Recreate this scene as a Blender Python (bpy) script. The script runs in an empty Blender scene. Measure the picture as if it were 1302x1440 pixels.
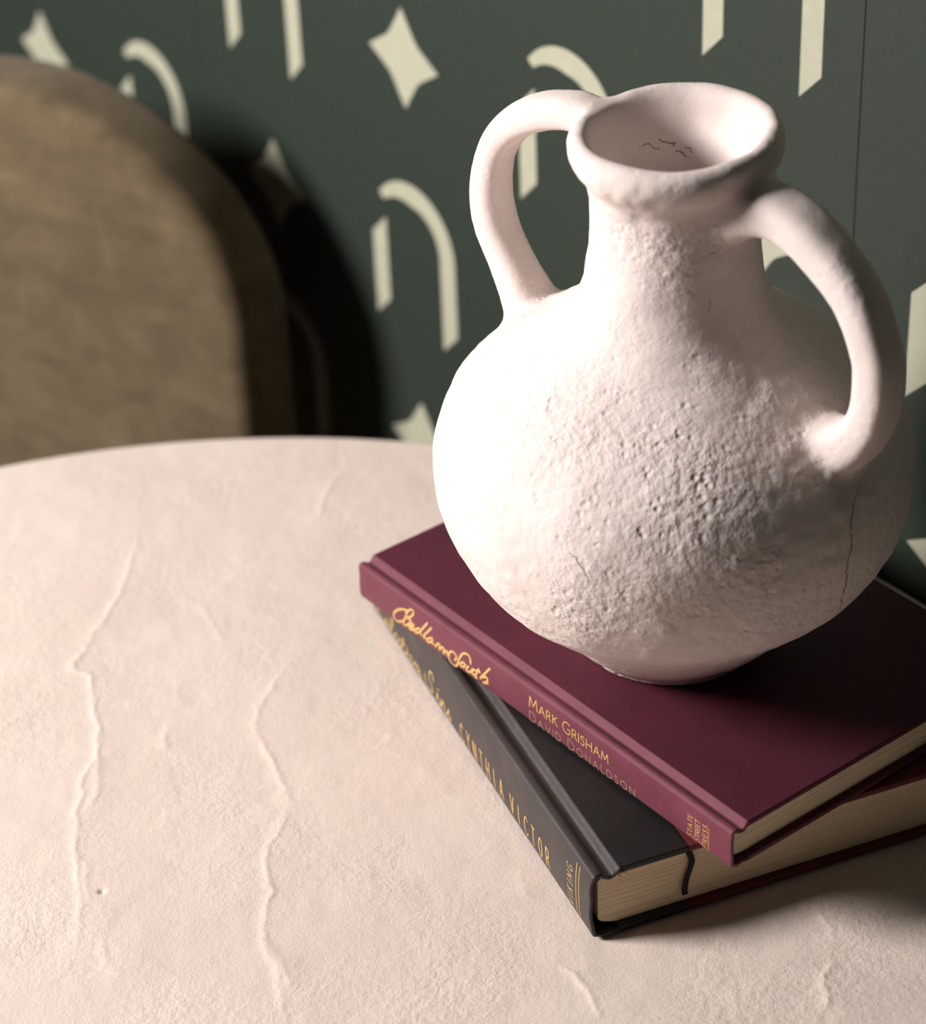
import bpy, bmesh, math, random
import numpy as np
from mathutils import Vector, Matrix
from mathutils.bvhtree import BVHTree

C = bpy.context.scene.collection
SC = bpy.context.scene
PI = math.pi
random.seed(7)
TZ = 0.75                                   # height of the table top

# ------------------------------------------------------------------ camera
cam_d = bpy.data.cameras.new('camera')
cam = bpy.data.objects.new('camera', cam_d)
C.objects.link(cam)
R = Vector((0.99901186, -0.0244484, -0.0371158))
U = Vector((0.04444442, 0.54954575, 0.83428062))
B = Vector((0.0, -0.83510583, 0.55008932))
cam.matrix_world = Matrix(((R.x, U.x, B.x, 0.0), (R.y, U.y, B.y, 0.0), (R.z, U.z, B.z, 0.6722 + TZ), (0, 0, 0, 1)))
cam_d.sensor_fit = 'HORIZONTAL'
cam_d.sensor_width = 36.0
cam_d.lens = 3559.4 / 1302 * 36.0
cam_d.clip_start = 0.05
cam_d.dof.use_dof = True
cam_d.dof.focus_distance = 0.985
cam_d.dof.aperture_fstop = 7.8
SC.camera = cam

# ------------------------------------------------------------------ world, light, exposure
w = bpy.data.worlds.new('world')
SC.world = w
w.use_nodes = True
w.node_tree.nodes['Background'].inputs[0].default_value = (0.62, 0.78, 0.85, 1)
w.node_tree.nodes['Background'].inputs[1].default_value = 0.006

def area_light(name, target, azim, elev, dist, size, energy, color):
    ld = bpy.data.lights.new(name, 'AREA')
    ld.shape = 'DISK'
    ld.size = size
    ld.energy = energy
    ld.color = color
    o = bpy.data.objects.new(name, ld)
    C.objects.link(o)
    a, e = math.radians(azim), math.radians(elev)
    d = Vector((math.cos(a) * math.cos(e), math.sin(a) * math.cos(e), math.sin(e)))
    o.location = Vector(target) + d * dist
    o.rotation_euler = d.to_track_quat('Z', 'Y').to_euler()
    return o

area_light('window_light', (0.0, 0.85, TZ + 0.08), 182, 29.5, 1.7, 0.54, 54, (1.0, 0.955, 0.925))

SC.view_settings.view_transform = 'Standard'
SC.view_settings.look = 'None'
SC.view_settings.gamma = 1.0
SC.view_settings.use_curve_mapping = False
SC.view_settings.exposure = 0.0

# ------------------------------------------------------------------ helpers
def tag(o, label=None, cat=None, group=None, kind=None):
    if label: o['label'] = label
    if cat: o['category'] = cat
    if group: o['group'] = group
    if kind: o['kind'] = kind
    return o

def empty(name, loc, rz=0.0):
    o = bpy.data.objects.new(name, None)
    C.objects.link(o)
    o.location = loc
    o.rotation_euler = (0, 0, rz)
    o.empty_display_size = 0.05
    return o

def link_mesh(name, me, mat=None, parent=None, smooth=True):
    o = bpy.data.objects.new(name, me)
    C.objects.link(o)
    if mat: me.materials.append(mat)
    if parent: o.parent = parent
    if smooth and len(me.polygons):
        me.polygons.foreach_set('use_smooth', np.ones(len(me.polygons), dtype=bool))
    return o

def obj(name, bm, mat=None, parent=None, smooth=True):
    me = bpy.data.meshes.new(name)
    bmesh.ops.recalc_face_normals(bm, faces=bm.faces[:])
    bm.to_mesh(me)
    bm.free()
    return link_mesh(name, me, mat, parent, smooth)

def np_mesh(name, v, quads):
    me = bpy.data.meshes.new(name)
    v = np.asarray(v, dtype=np.float32)
    q = np.asarray(quads, dtype=np.int32)
    me.vertices.add(len(v))
    me.vertices.foreach_set('co', v.ravel())
    me.loops.add(q.size)
    me.loops.foreach_set('vertex_index', q.ravel())
    me.polygons.add(len(q))
    me.polygons.foreach_set('loop_start', np.arange(0, q.size, q.shape[1], dtype=np.int32))
    me.polygons.foreach_set('loop_total', np.full(len(q), q.shape[1], dtype=np.int32))
    me.update(calc_edges=True)
    return me

def box_bm(x0, x1, y0, y1, z0, z1, bev=0.0, seg=3, keep=None):
    bm = bmesh.new()
    bmesh.ops.create_cube(bm, size=1.0)
    for v in bm.verts:
        v.co = Vector((x0 + (v.co.x + .5) * (x1 - x0), y0 + (v.co.y + .5) * (y1 - y0), z0 + (v.co.z + .5) * (z1 - z0)))
    if bev:
        es = [e for e in bm.edges if keep is None or keep(e)]
        bmesh.ops.bevel(bm, geom=es, offset=bev, segments=seg, profile=0.5, affect='EDGES', clamp_overlap=True)
    return bm

def sharp_smooth(o, ang=35):
    me = o.data
    bm = bmesh.new()
    bm.from_mesh(me)
    for e in bm.edges:
        e.smooth = not (len(e.link_faces) == 2 and e.calc_face_angle(0) > math.radians(ang))
    bm.to_mesh(me)
    bm.free()
    return o

def _hash(ix, iy, iz, seed):
    h = (ix.astype(np.int64) * 374761393 + iy.astype(np.int64) * 668265263 + iz.astype(np.int64) * 2147483647 + seed * 974711) & 0xFFFFFFFF
    h = ((h ^ (h >> 13)) * 1274126177) & 0xFFFFFFFF
    h = (h ^ (h >> 16)) & 0xFFFFFFFF
    h = (h * 2654435761) & 0xFFFFFFFF
    return ((h ^ (h >> 15)) & 0xFFFF).astype(np.float64) / 32767.5 - 1.0

def vnoise(p, scale, seed=0):
    """smooth value noise in -1..1 at points p (n,3); scale = features per metre"""
    q = np.asarray(p, dtype=np.float64) * scale
    i = np.floor(q).astype(np.int64)
    f = q - i
    f = f * f * f * (f * (f * 6 - 15) + 10)
    out = 0
    for dx in (0, 1):
        for dy in (0, 1):
            for dz in (0, 1):
                wgt = (f[:, 0] if dx else 1 - f[:, 0]) * (f[:, 1] if dy else 1 - f[:, 1]) * (f[:, 2] if dz else 1 - f[:, 2])
                out = out + wgt * _hash(i[:, 0] + dx, i[:, 1] + dy, i[:, 2] + dz, seed)
    return out

def catmull(pts, n=6):
    P = [Vector(p) for p in pts]
    if len(P) < 3: return P
    P = [P[0] * 2 - P[1]] + P + [P[-1] * 2 - P[-2]]
    out = []
    for k in range(1, len(P) - 2):
        a, b, c, d = P[k - 1], P[k], P[k + 1], P[k + 2]
        for j in range(n):
            t = j / n
            out.append(0.5 * ((2 * b) + (c - a) * t + (2 * a - 5 * b + 4 * c - d) * t * t + (3 * b - a - 3 * c + d) * t ** 3))
    out.append(P[-2])
    return out

# ------------------------------------------------------------------ materials
class NT:
    def __init__(self, name):
        self.m = bpy.data.materials.new(name)
        self.m.use_nodes = True
        self.t = self.m.node_tree
        self.b = self.t.nodes['Principled BSDF']
    def n(self, typ, **kw):
        nd = self.t.nodes.new(typ)
        for k, v in kw.items(): setattr(nd, k, v)
        return nd
    def l(self, a, b): self.t.links.new(a, b)
    def set(self, **kw):
        for k, v in kw.items():
            self.b.inputs[k.replace('_', ' ')].default_value = v
    def math(self, op, a, b=None, c=None):
        nd = self.n('ShaderNodeMath', operation=op)
        for i, x in enumerate((a, b, c)):
            if x is None: continue
            if isinstance(x, (int, float)): nd.inputs[i].default_value = x
            else: self.l(x, nd.inputs[i])
        return nd.outputs[0]
    def coord(self):
        return self.n('ShaderNodeTexCoord').outputs['Object']
    def noise(self, scale, detail=4, rough=0.55, vec=None, dist=0.0):
        nd = self.n('ShaderNodeTexNoise')
        nd.inputs['Scale'].default_value = scale
        nd.inputs['Detail'].default_value = detail
        nd.inputs['Roughness'].default_value = rough
        nd.inputs['Distortion'].default_value = dist
        if vec is not None: self.l(vec, nd.inputs['Vector'])
        return nd.outputs['Fac']
    def ramp(self, fac, stops):
        nd = self.n('ShaderNodeValToRGB')
        el = nd.color_ramp.elements
        while len(el) < len(stops): el.new(0.5)
        for e, (p, c) in zip(el, stops):
            e.position = p
            e.color = (c[0], c[1], c[2], 1) if isinstance(c, (tuple, list)) else (c, c, c, 1)
        self.l(fac, nd.inputs[0])
        return nd.outputs[0]
    def bump(self, height, strength, distance, prev=None):
        nd = self.n('ShaderNodeBump')
        nd.inputs['Strength'].default_value = strength
        nd.inputs['Distance'].default_value = distance
        self.l(height, nd.inputs['Height'])
        if prev is not None: self.l(prev, nd.inputs['Normal'])
        return nd.outputs[0]
    def mix(self, fac, a, b):
        nd = self.n('ShaderNodeMix', data_type='RGBA')
        if isinstance(fac, (int, float)): nd.inputs[0].default_value = fac
        else: self.l(fac, nd.inputs[0])
        for i, x in ((6, a), (7, b)):
            if isinstance(x, (tuple, list)): nd.inputs[i].default_value = (x[0], x[1], x[2], 1)
            else: self.l(x, nd.inputs[i])
        return nd.outputs[2]

def mat_vase():
    t = NT('chalky_clay')
    v = t.coord()
    col = t.ramp(t.noise(28, 5, .6, v), [(0.3, (.755, .64, .60)), (0.7, (.825, .72, .685))])
    t.l(col, t.b.inputs['Base Color'])
    t.set(Roughness=.82)
    t.b.inputs['Specular IOR Level'].default_value = .25
    mask = t.ramp(t.noise(17, 3, .5, v), [(0.36, 0.18), (0.60, 1.0)])
    g1 = t.math('SUBTRACT', t.noise(260, 3, .55, v), .5)
    vo = t.n('ShaderNodeTexVoronoi', feature='SMOOTH_F1')
    vo.inputs['Scale'].default_value = 260
    vo.inputs['Smoothness'].default_value = .35
    t.l(v, vo.inputs['Vector'])
    pit = t.ramp(vo.outputs['Distance'], [(0.12, 0.0), (0.42, 1.0)])
    sel = t.ramp(t.noise(95, 2, .5, v), [(0.53, 0.0), (0.62, 1.0)])
    hole = t.math('MULTIPLY', t.math('SUBTRACT', 1.0, pit), sel)
    h = t.math('SUBTRACT', t.math('MULTIPLY', g1, mask), t.math('MULTIPLY', hole, t.math('MULTIPLY', mask, .45)))
    at = t.n('ShaderNodeAttribute', attribute_name='grain')
    h = t.math('MULTIPLY', h, at.outputs['Fac'])
    nb = t.bump(h, .72, .0022)
    nb = t.bump(t.noise(900, 3, .6, v), .25, .0004, nb)
    t.l(nb, t.b.inputs['Normal'])
    return t.m

def mat_table():
    t = NT('beige_plaster')
    v = t.coord()
    col = t.ramp(t.noise(9, 5, .6, v), [(0.3, (.71, .585, .52)), (0.7, (.77, .655, .585))])
    t.l(col, t.b.inputs['Base Color'])
    t.set(Roughness=.7)
    t.b.inputs['Specular IOR Level'].default_value = .3
    m1 = t.ramp(t.noise(14, 3, .5, v), [(0.42, 0.2), (0.64, 1.0)])
    h = t.math('MULTIPLY', t.math('SUBTRACT', t.noise(280, 4, .6, v), .5), m1)
    nb = t.bump(t.noise(48, 4, .5, v), .3, .0022)
    nb = t.bump(h, .55, .0012, nb)
    nb = t.bump(t.noise(800, 3, .65, v), .4, .0005, nb)
    t.l(nb, t.b.inputs['Normal'])
    return t.m

def mat_cloth(name, col, col2, rough, thread, strength, sheen=0.0, spec=.4):
    t = NT(name)
    v = t.coord()
    c = t.ramp(t.noise(60, 4, .6, v), [(0.3, col), (0.7, col2)])
    t.l(c, t.b.inputs['Base Color'])
    t.set(Roughness=rough)
    t.b.inputs['Specular IOR Level'].default_value = spec
    t.b.inputs['Sheen Weight'].default_value = sheen
    t.b.inputs['Sheen Roughness'].default_value = .5
    t.b.inputs['Sheen Tint'].default_value = (1, .75, .78, 1)
    s = t.n('ShaderNodeSeparateXYZ')
    t.l(v, s.inputs[0])
    k = 2 * PI / thread
    sx = t.math('SINE', t.math('MULTIPLY', t.math('ADD', s.outputs[0], s.outputs[2]), k))
    sy = t.math('SINE', t.math('MULTIPLY', s.outputs[1], k * 1.15))
    h = t.math('ADD', t.math('MULTIPLY', sx, sy), t.math('MULTIPLY', t.noise(500, 3, .6, v), 1.2))
    nb = t.bump(h, strength, .00015)
    nb = t.bump(t.noise(70, 4, .5, v), .2, .0008, nb)
    t.l(nb, t.b.inputs['Normal'])
    return t.m

def mat_leather(name, a, b, sheen):
    t = NT(name)
    v = t.coord()
    c = t.ramp(t.noise(45, 5, .65, v), [(0.35, a), (0.75, b)])
    t.l(c, t.b.inputs['Base Color'])
    t.l(t.ramp(t.noise(80, 4, .6, v), [(0.3, .46), (0.7, .60)]), t.b.inputs['Roughness'])
    t.b.inputs['Specular IOR Level'].default_value = .4
    t.b.inputs['Sheen Weight'].default_value = sheen
    t.b.inputs['Sheen Tint'].default_value = (1, .85, .8, 1)
    nb = t.bump(t.noise(420, 5, .6, v), .22, .0006)
    nb = t.bump(t.noise(60, 4, .5, v), .25, .0012, nb)
    t.l(nb, t.b.inputs['Normal'])
    return t.m

def mat_pages():
    t = NT('book_pages')
    v = t.coord()
    mp = t.n('ShaderNodeMapping')
    mp.inputs['Scale'].default_value = (6, 6, 900)
    t.l(v, mp.inputs['Vector'])
    ln = t.noise(1.0, 4, .7, mp.outputs[0])
    c = t.ramp(ln, [(0.3, (.71, .555, .37)), (0.65, (.79, .635, .435))])
    t.l(c, t.b.inputs['Base Color'])
    t.set(Roughness=.8)
    t.l(t.bump(ln, .35, .0003), t.b.inputs['Normal'])
    return t.m

def mat_plain(name, col, rough=.6, metal=0.0, spec=.5, bump=None):
    t = NT(name)
    v = t.coord()
    c = t.ramp(t.noise(40, 3, .5, v), [(0.3, tuple(x * .88 for x in col)), (0.7, col)])
    t.l(c, t.b.inputs['Base Color'])
    t.set(Roughness=rough, Metallic=metal)
    t.b.inputs['Specular IOR Level'].default_value = spec
    if bump: t.l(t.bump(t.noise(bump[0], 4, .6, v), bump[1], bump[2]), t.b.inputs['Normal'])
    return t.m

def mat_velvet():
    t = NT('brown_velvet')
    v = t.coord()
    n1 = t.noise(34, 5, .6, v, .8)
    mp = t.n('ShaderNodeMapping')
    mp.inputs['Scale'].default_value = (14, 14, 60)
    t.l(v, mp.inputs['Vector'])
    n2 = t.noise(1.5, 4, .6, mp.outputs[0])
    f = t.math('ADD', t.math('MULTIPLY', n1, .6), t.math('MULTIPLY', n2, .4))
    c = t.ramp(f, [(0.30, (.088, .062, .034)), (0.52, (.135, .097, .055)), (0.72, (.185, .135, .080))])
    t.l(c, t.b.inputs['Base Color'])
    t.set(Roughness=.85)
    t.b.inputs['Specular IOR Level'].default_value = .15
    t.b.inputs['Sheen Weight'].default_value = .12
    t.l(t.bump(t.noise(600, 3, .6, v), .3, .0006), t.b.inputs['Normal'])
    return t.m

def mat_wallpaper():
    """printed wallpaper: half-drop repeat of broken arches and four-pointed stars (object x along the wall, z up from table height)"""
    t = NT('wallpaper')
    v = t.coord()
    s = t.n('ShaderNodeSeparateXYZ')
    t.l(v, s.inputs[0])
    M = t.math
    PX, PZ = 0.1388, 0.2505
    X = M('MULTIPLY_ADD', s.outputs[0], 1 / PAT_K, PAT_U - PAT_U / PAT_K)
    Z = M('MULTIPLY_ADD', s.outputs[2], 1 / PAT_K, PAT_H - PAT_H / PAT_K)
    ci = M('FLOOR', M('DIVIDE', M('ADD', X, 0.4155 + PX / 2), PX))
    x = M('SUBTRACT', M('ADD', X, 0.4155), M('MULTIPLY', ci, PX))
    odd = M('FLOORED_MODULO', ci, 2.0)
    zs = M('ADD', Z, M('MULTIPLY', odd, PZ / 2))
    zz = M('SUBTRACT', M('FLOORED_MODULO', M('ADD', zs, 0.075), PZ), 0.075)     # arch springs at zz = 0, star centre at zz = .1155
    def AND(*a):
        r = a[0]
        for b in a[1:]: r = M('MULTIPLY', r, b)
        return r
    E = .0002
    def pos(e):                      # soft step at e = 0
        nd = t.n('ShaderNodeMapRange', clamp=True)
        nd.inputs[1].default_value = -E; nd.inputs[2].default_value = E
        nd.inputs[3].default_value = 0; nd.inputs[4].default_value = 1
        t.l(e, nd.inputs[0])
        return nd.outputs[0]
    ro, ri = .0387, .0253
    rad = M('SQRT', M('ADD', M('MULTIPLY', x, x), M('MULTIPLY', zz, zz)))
    ring = AND(pos(M('SUBTRACT', ro, rad)), pos(M('SUBTRACT', rad, M('ADD', ri, M('MULTIPLY', M('MAXIMUM', M('MULTIPLY', x, -1.0), 0.0), .3)))), pos(zz), pos(M('ADD', x, M('MULTIPLY', zz, 1.25))))
    ax = M('ABSOLUTE', x)
    inleg = AND(pos(M('SUBTRACT', ro, ax)), pos(M('SUBTRACT', ax, ri)))
    rleg = AND(inleg, pos(x), pos(M('MULTIPLY', zz, -1.0)), pos(M('SUBTRACT', M('ADD', zz, .0585), M('SUBTRACT', x, ri))))
    lleg = AND(inleg, pos(M('MULTIPLY', x, -1.0)), pos(M('SUBTRACT', M('ADD', zz, .0585), M('ADD', x, ro))), pos(M('SUBTRACT', M('ADD', x, .0345), zz)))
    sx, sz = ax, M('ABSOLUTE', M('SUBTRACT', zz, .1155))
    l1 = M('ADD', M('MULTIPLY', sx, (.0112 - .0298) / .0125), .0298)
    l2 = M('MULTIPLY', M('SUBTRACT', .0312, sx), .0112 / (.0312 - .0125))
    star = AND(pos(M('SUBTRACT', M('SMOOTH_MAX', l1, l2, .004), sz)), pos(M('SUBTRACT', .0312, sx)))
    mk = M('MINIMUM', M('ADD', M('ADD', ring, rleg), M('ADD', lleg, star)), 1.0)
    fb = t.noise(160, 4, .6, v)
    green = t.ramp(fb, [(0.3, (.0185, .0295, .0210)), (0.7, (.0245, .0355, .0255))])
    cream = t.ramp(fb, [(0.3, (.42, .415, .31)), (0.7, (.465, .46, .35))])
    t.l(t.mix(mk, green, cream), t.b.inputs['Base Color'])
    t.set(Roughness=.55)
    t.b.inputs['Specular IOR Level'].default_value = .5
    nb = t.bump(t.noise(1100, 3, .65, v), .35, .0005)
    t.l(nb, t.b.inputs['Normal'])
    return t.m

def mat_floor():
    t = NT('oak_floor')
    v = t.coord()
    mp = t.n('ShaderNodeMapping')
    mp.inputs['Scale'].default_value = (1.5, 18, 1)
    t.l(v, mp.inputs['Vector'])
    c = t.ramp(t.noise(3, 6, .6, mp.outputs[0]), [(0.3, (.10, .062, .036)), (0.7, (.19, .125, .075))])
    t.l(c, t.b.inputs['Base Color'])
    t.set(Roughness=.5)
    return t.m

M_VASE = mat_vase()
M_TABLE = mat_table()
M_MAROON = mat_cloth('maroon_bookcloth', (.080, .0105, .024), (.098, .0135, .030), .6, .0009, .4, .03, .3)
M_MAROON_SPINE = mat_cloth('lit_maroon_spine_cloth', (.140, .025, .044), (.175, .036, .060), .55, .0009, .4, .08, .4)  # lighter than the cover: light on spine and groove slope put into the colour
M_RED = mat_cloth('dark_red_boards', (.115, .014, .016), (.15, .020, .022), .6, .0006, .3, .05)
M_BLACK = mat_leather('black_bookcloth', (.010, .0095, .0095), (.016, .015, .0145), .02)
M_BLACK_SPINE = mat_leather('lit_black_spine_cloth', (.034, .027, .026), (.052, .042, .040), .08)  # lit spine face and groove highlight painted in as a paler black
M_PAGES = mat_pages()
M_GOLD = mat_plain('gold_foil', (.86, .55, .20), .42, .35)
M_DULLGOLD = mat_plain('dull_gold_foil', (.66, .46, .19), .5, .3)
M_FADED = mat_plain('faded_gold_foil', (.52, .29, .20), .5, .3)
M_RIBBON = mat_plain('black_ribbon', (.012, .014, .014), .7, 0, .3, (900, .5, .0006))
M_VELVET = mat_velvet()
M_SHELL = mat_plain('dark_green_fabric', (.016, .022, .019), .9, 0, .15)
PAT_K, PAT_U, PAT_H = 0.9557, 0.6356, 0.6722      # scale and fixed point of the wallpaper repeat on the wall
M_WALL = mat_wallpaper()
M_PLASTER = mat_plain('wall_plaster', (.3, .3, .28), .8)
M_FLOOR = mat_floor()
M_LEG = mat_plain('dark_wood_legs', (.05, .03, .02), .45)
M_CRACK = mat_plain('crack_shadow', (.05, .032, .026), .95, 0, .05)

# ------------------------------------------------------------------ the room: floor, wall with wallpaper
WD = Vector((-0.60278487, 0.79790376, 0))
WN = Vector((0.79790376, 0.60278487, 0))
TC = Vector((-0.1162, 0.7089, 0))
TR = 0.3921
WALL_P = TC + WN * (TR + 0.006)
wall_rz = math.atan2(-WD.y, -WD.x)          # local x runs along the wall to the right, local y into the wall

fl = obj('floor', box_bm(-3.2, 2.2, -1.6, 3.4, -0.05, 0.0), M_FLOOR, None, False)
tag(fl, kind='structure')
wl = obj('wall_back', box_bm(-3.0, 1.6, 0.0015, 0.12, -TZ, 1.9), M_PLASTER, None, False)
wl.location = (WALL_P.x, WALL_P.y, TZ)
wl.rotation_euler = (0, 0, wall_rz)
tag(wl, kind='structure')
SEAM, DROP = PAT_U + PAT_K * (-0.0747 - PAT_U), 0.5552 * PAT_K
edges = [SEAM + DROP * k for k in range(-5, 4)]
edges = [-3.0] + [e for e in edges if -2.9 < e < 1.5] + [1.6]
for a, b in zip(edges[:-1], edges[1:]):
    obj('wallpaper_sheet', box_bm(a + .00016, b - .00016, 0.0, 0.0016, -TZ, 1.9, .0003, 2), M_WALL, wl, False)

# ------------------------------------------------------------------ round plaster table
RIDGES = {
    'r1': ([(-0.1587, 1.0466), (-0.1568, 0.9993), (-0.1634, 0.9523), (-0.1764, 0.9119), (-0.1686, 0.899), (-0.1623, 0.8718), (-0.1595, 0.8515), (-0.1635, 0.8296), (-0.1639, 0.8081), (-0.1627, 0.7797), (-0.1573, 0.7522), (-0.1579, 0.7263), (-0.1576, 0.7082)], .0008),
    'r1b': ([(-0.1601, 0.8487), (-0.1573, 0.8292), (-0.1596, 0.8078)], .0005),
    'r1c': ([(-0.1593, 0.7795), (-0.1545, 0.7569), (-0.1572, 0.7427)], .0005),
    'r2': ([(-0.0753, 0.9456), (-0.0797, 0.9078), (-0.0928, 0.8668), (-0.0883, 0.8465), (-0.0785, 0.8156), (-0.0787, 0.7971), (-0.0854, 0.7745), (-0.0829, 0.7522), (-0.0834, 0.7262), (-0.078, 0.7098), (-0.0739, 0.6811), (-.07, .66)], .0006),
    'r2b': ([(-0.0826, 0.7261), (-0.0749, 0.7096), (-0.0721, 0.6983)], .0005),
    'r3': ([(-0.058, 1.0649), (-0.0658, 1.0427), (-0.0704, 1.021)], .0005),
    'r4': ([(-0.1275, 0.9021), (-0.129, 0.8723), (-0.1312, 0.8523), (-0.129, 0.8465)], .0003),
    'r5': ([(-0.1262, 0.8082), (-0.1294, 0.794)], .0003),
    'r6': ([(-0.1235, 0.9558), (-0.1101, 0.9225)], .00035),
    'r7': ([(-0.2177, 1.0041), (-0.2127, 1.0288)], .0003),
    'r8': ([(0.0175, 0.7614), (0.0163, 0.7537), (0.0218, 0.7432)], .0005),
    'r9': ([(0.0307, 0.7068), (0.0387, 0.69), (0.0435, 0.6752)], .0007),
    'r13': ([(0.1314, 0.7276), (0.1327, 0.7195), (0.1334, 0.7096)], .0006),
    'r14': ([(0.1307, 0.702), (0.1272, 0.6889), (0.1261, 0.6759)], .0006),
    'r10': ([(-0.1465, 0.7326), (-0.1444, 0.7186), (-0.1463, 0.7142)], .0004),
    'r11': ([(-0.2035, 0.8632), (-0.1944, 0.8771), (-0.1921, 0.8798)], .0003),
    'r12': ([(-0.0415, 0.8404), (-0.0318, 0.8538)], .00025),
}

def table_height(x, y):
    """plaster relief in table coordinates (camera-ground frame), metres"""
    p = np.stack([x, y, np.zeros_like(x)], 1)
    h = vnoise(p, 22, 3) * .00030 + vnoise(p, 60, 5) * .00016 + vnoise(p, 150, 9) * .00007
    wob = np.stack([vnoise(p, 110, 11), vnoise(p, 110, 12)], 1) * .0014 + np.stack([vnoise(p, 330, 13), vnoise(p, 330, 14)], 1) * .0007
    qx, qy = x + wob[:, 0], y + wob[:, 1]
    for pts, amp in RIDGES.values():
        P = np.array(catmull([(a, b, 0) for a, b in pts], 4))[:, :2]
        sel = (qx > P[:, 0].min() - .02) & (qx < P[:, 0].max() + .02) & (qy > P[:, 1].min() - .02) & (qy < P[:, 1].max() + .02)
        if not sel.any(): continue
        X = np.stack([qx[sel], qy[sel]], 1)
        best = np.full(len(X), 1.0); side = np.zeros(len(X)); tt = np.zeros(len(X))
        n = len(P) - 1
        for k in range(n):
            a, b = P[k], P[k + 1]
            d = b - a
            L2 = d @ d + 1e-12
            u = np.clip(((X - a) @ d) / L2, 0, 1)
            e = X - a - u[:, None] * d
            dist = np.hypot(e[:, 0], e[:, 1])
            m = dist < best
            best[m] = dist[m]; side[m] = (e[:, 0])[m]; tt[m] = (k + u[m]) / n
        taper = np.clip(np.minimum(tt, 1 - tt) * 6, 0, 1)
        s = np.sign(side) * best
        ridge = .45 * np.exp(-(np.where(s > 0, s / .0012, s / .0013)) ** 2) + .45 * np.exp(-(np.where(s > 0, s / .0110, s / .0030)) ** 2)
        var = .75 + .5 * vnoise(np.stack([X[:, 0], X[:, 1], X[:, 0] * 0], 1), 70, 21)
        h[sel] += amp * ridge * taper * var
    # a small chip near the left ridge
    d = np.hypot(x + .1497, y - .7588)
    h -= .0016 * np.exp(-(d / .0012) ** 2)
    return h

def warp_axis(n, lo, hi, frac):
    """n samples of -1..1, frac of them inside lo..hi"""
    nin = int(n * frac)
    rest = n - nin
    a, b = lo + 1, 1 - hi
    n1 = max(4, int(rest * a / (a + b))); n2 = max(4, rest - n1)
    return np.concatenate([np.linspace(-1, lo, n1, endpoint=False), np.linspace(lo, hi, nin, endpoint=False), np.linspace(hi, 1, n2)])

table = empty('round_table', (TC.x, TC.y, 0))
tag(table, 'round table with ridged beige plaster top under the books and vase', 'table')

def build_tabletop():
    n = 640
    Uu = warp_axis(n, -.34, .86, .84); Vv = warp_axis(n, -.20, .985, .84)
    n1, n2 = len(Uu), len(Vv)
    GU, GV = np.meshgrid(Uu, Vv, indexing='ij')
    rin = TR - .005
    X = (GU * np.sqrt(1 - GV ** 2 / 2) * rin).ravel(); Y = (GV * np.sqrt(1 - GU ** 2 / 2) * rin).ravel()
    H = table_height(X + TC.x, Y + TC.y)
    rr = np.hypot(X, Y)
    Zs = np.where(rr < rin - .004, H, H * np.clip((rin - rr) / .004, 0, 1))
    verts = np.stack([X, Y, Zs], 1)
    idx = np.arange(n1 * n2).reshape(n1, n2)
    q = np.stack([idx[:-1, :-1], idx[1:, :-1], idx[1:, 1:], idx[:-1, 1:]], -1).reshape(-1, 4)
    loop = np.concatenate([idx[:-1, 0], idx[-1, :-1], idx[:0:-1, -1], idx[0, :0:-1]])
    base = verts[loop]
    ang = np.arctan2(base[:, 1], base[:, 0])
    rings = []
    prof = [(rin + .005 * math.sin(a), -.005 * (1 - math.cos(a))) for a in np.linspace(.3, PI / 2, 6)]
    prof += [(TR, -.02), (TR, -.033), (TR - .004, -.038), (TR - .06, -.038), (.12, -.038), (.02, -.038)]
    V = [verts]; Q = [q]; prev = loop; off = len(verts)
    m = len(loop)
    for r, z in prof:
        V.append(np.stack([r * np.cos(ang), r * np.sin(ang), np.full(m, z)], 1))
        cur = off + np.arange(m); off += m
        Q.append(np.stack([prev, cur, np.roll(cur, -1), np.roll(prev, -1)], 1))
        prev = cur
    me = np_mesh('tabletop', np.concatenate(V), np.concatenate(Q))
    o = link_mesh('tabletop', me, M_TABLE, table)
    o.location = (0, 0, TZ)
    return o
build_tabletop()

def lathe_bm(prof, seg=64, cap=True):
    bm = bmesh.new()
    rings = []
    for r, z in prof:
        rings.append([bm.verts.new((r * math.cos(2 * PI * k / seg), r * math.sin(2 * PI * k / seg), z)) for k in range(seg)])
    for a, b in zip(rings[:-1], rings[1:]):
        for k in range(seg):
            bm.faces.new((a[k], a[(k + 1) % seg], b[(k + 1) % seg], b[k]))
    if cap:
        bm.faces.new(rings[0][::-1]); bm.faces.new(rings[-1])
    return bm
sharp_smooth(obj('pedestal', lathe_bm([(.17, 0), (.175, .004), (.175, .03), (.15, .05), (.11, .12), (.095, .3), (.095, .5), (.11, .64), (.15, TZ - .045), (.15, TZ - .037)]), M_TABLE, table), 60)

# ------------------------------------------------------------------ chair behind the table, back to the wall
def superpath(a, b, n, expo=2.0):
    """right half then left half of the arched outline from bottom right to bottom left"""
    out = []
    for k in range(n + 1):
        th = PI * k / n
        c, s = math.cos(th), math.sin(th)
        out.append((math.copysign(abs(c) ** (2 / expo), c) * a, abs(s) ** (2 / expo) * b))
    return out

yaw_c = math.radians(33)
cd = Vector((math.cos(yaw_c), -math.sin(yaw_c), 0))
cp = Vector((-0.0997, 1.2628, 0)) - cd * 0.156
chair = empty('dining_chair', (cp.x, cp.y, 0), -yaw_c)
tag(chair, 'brown velvet dining chair with rounded back, standing behind the table against the wallpaper', 'chair')

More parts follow.
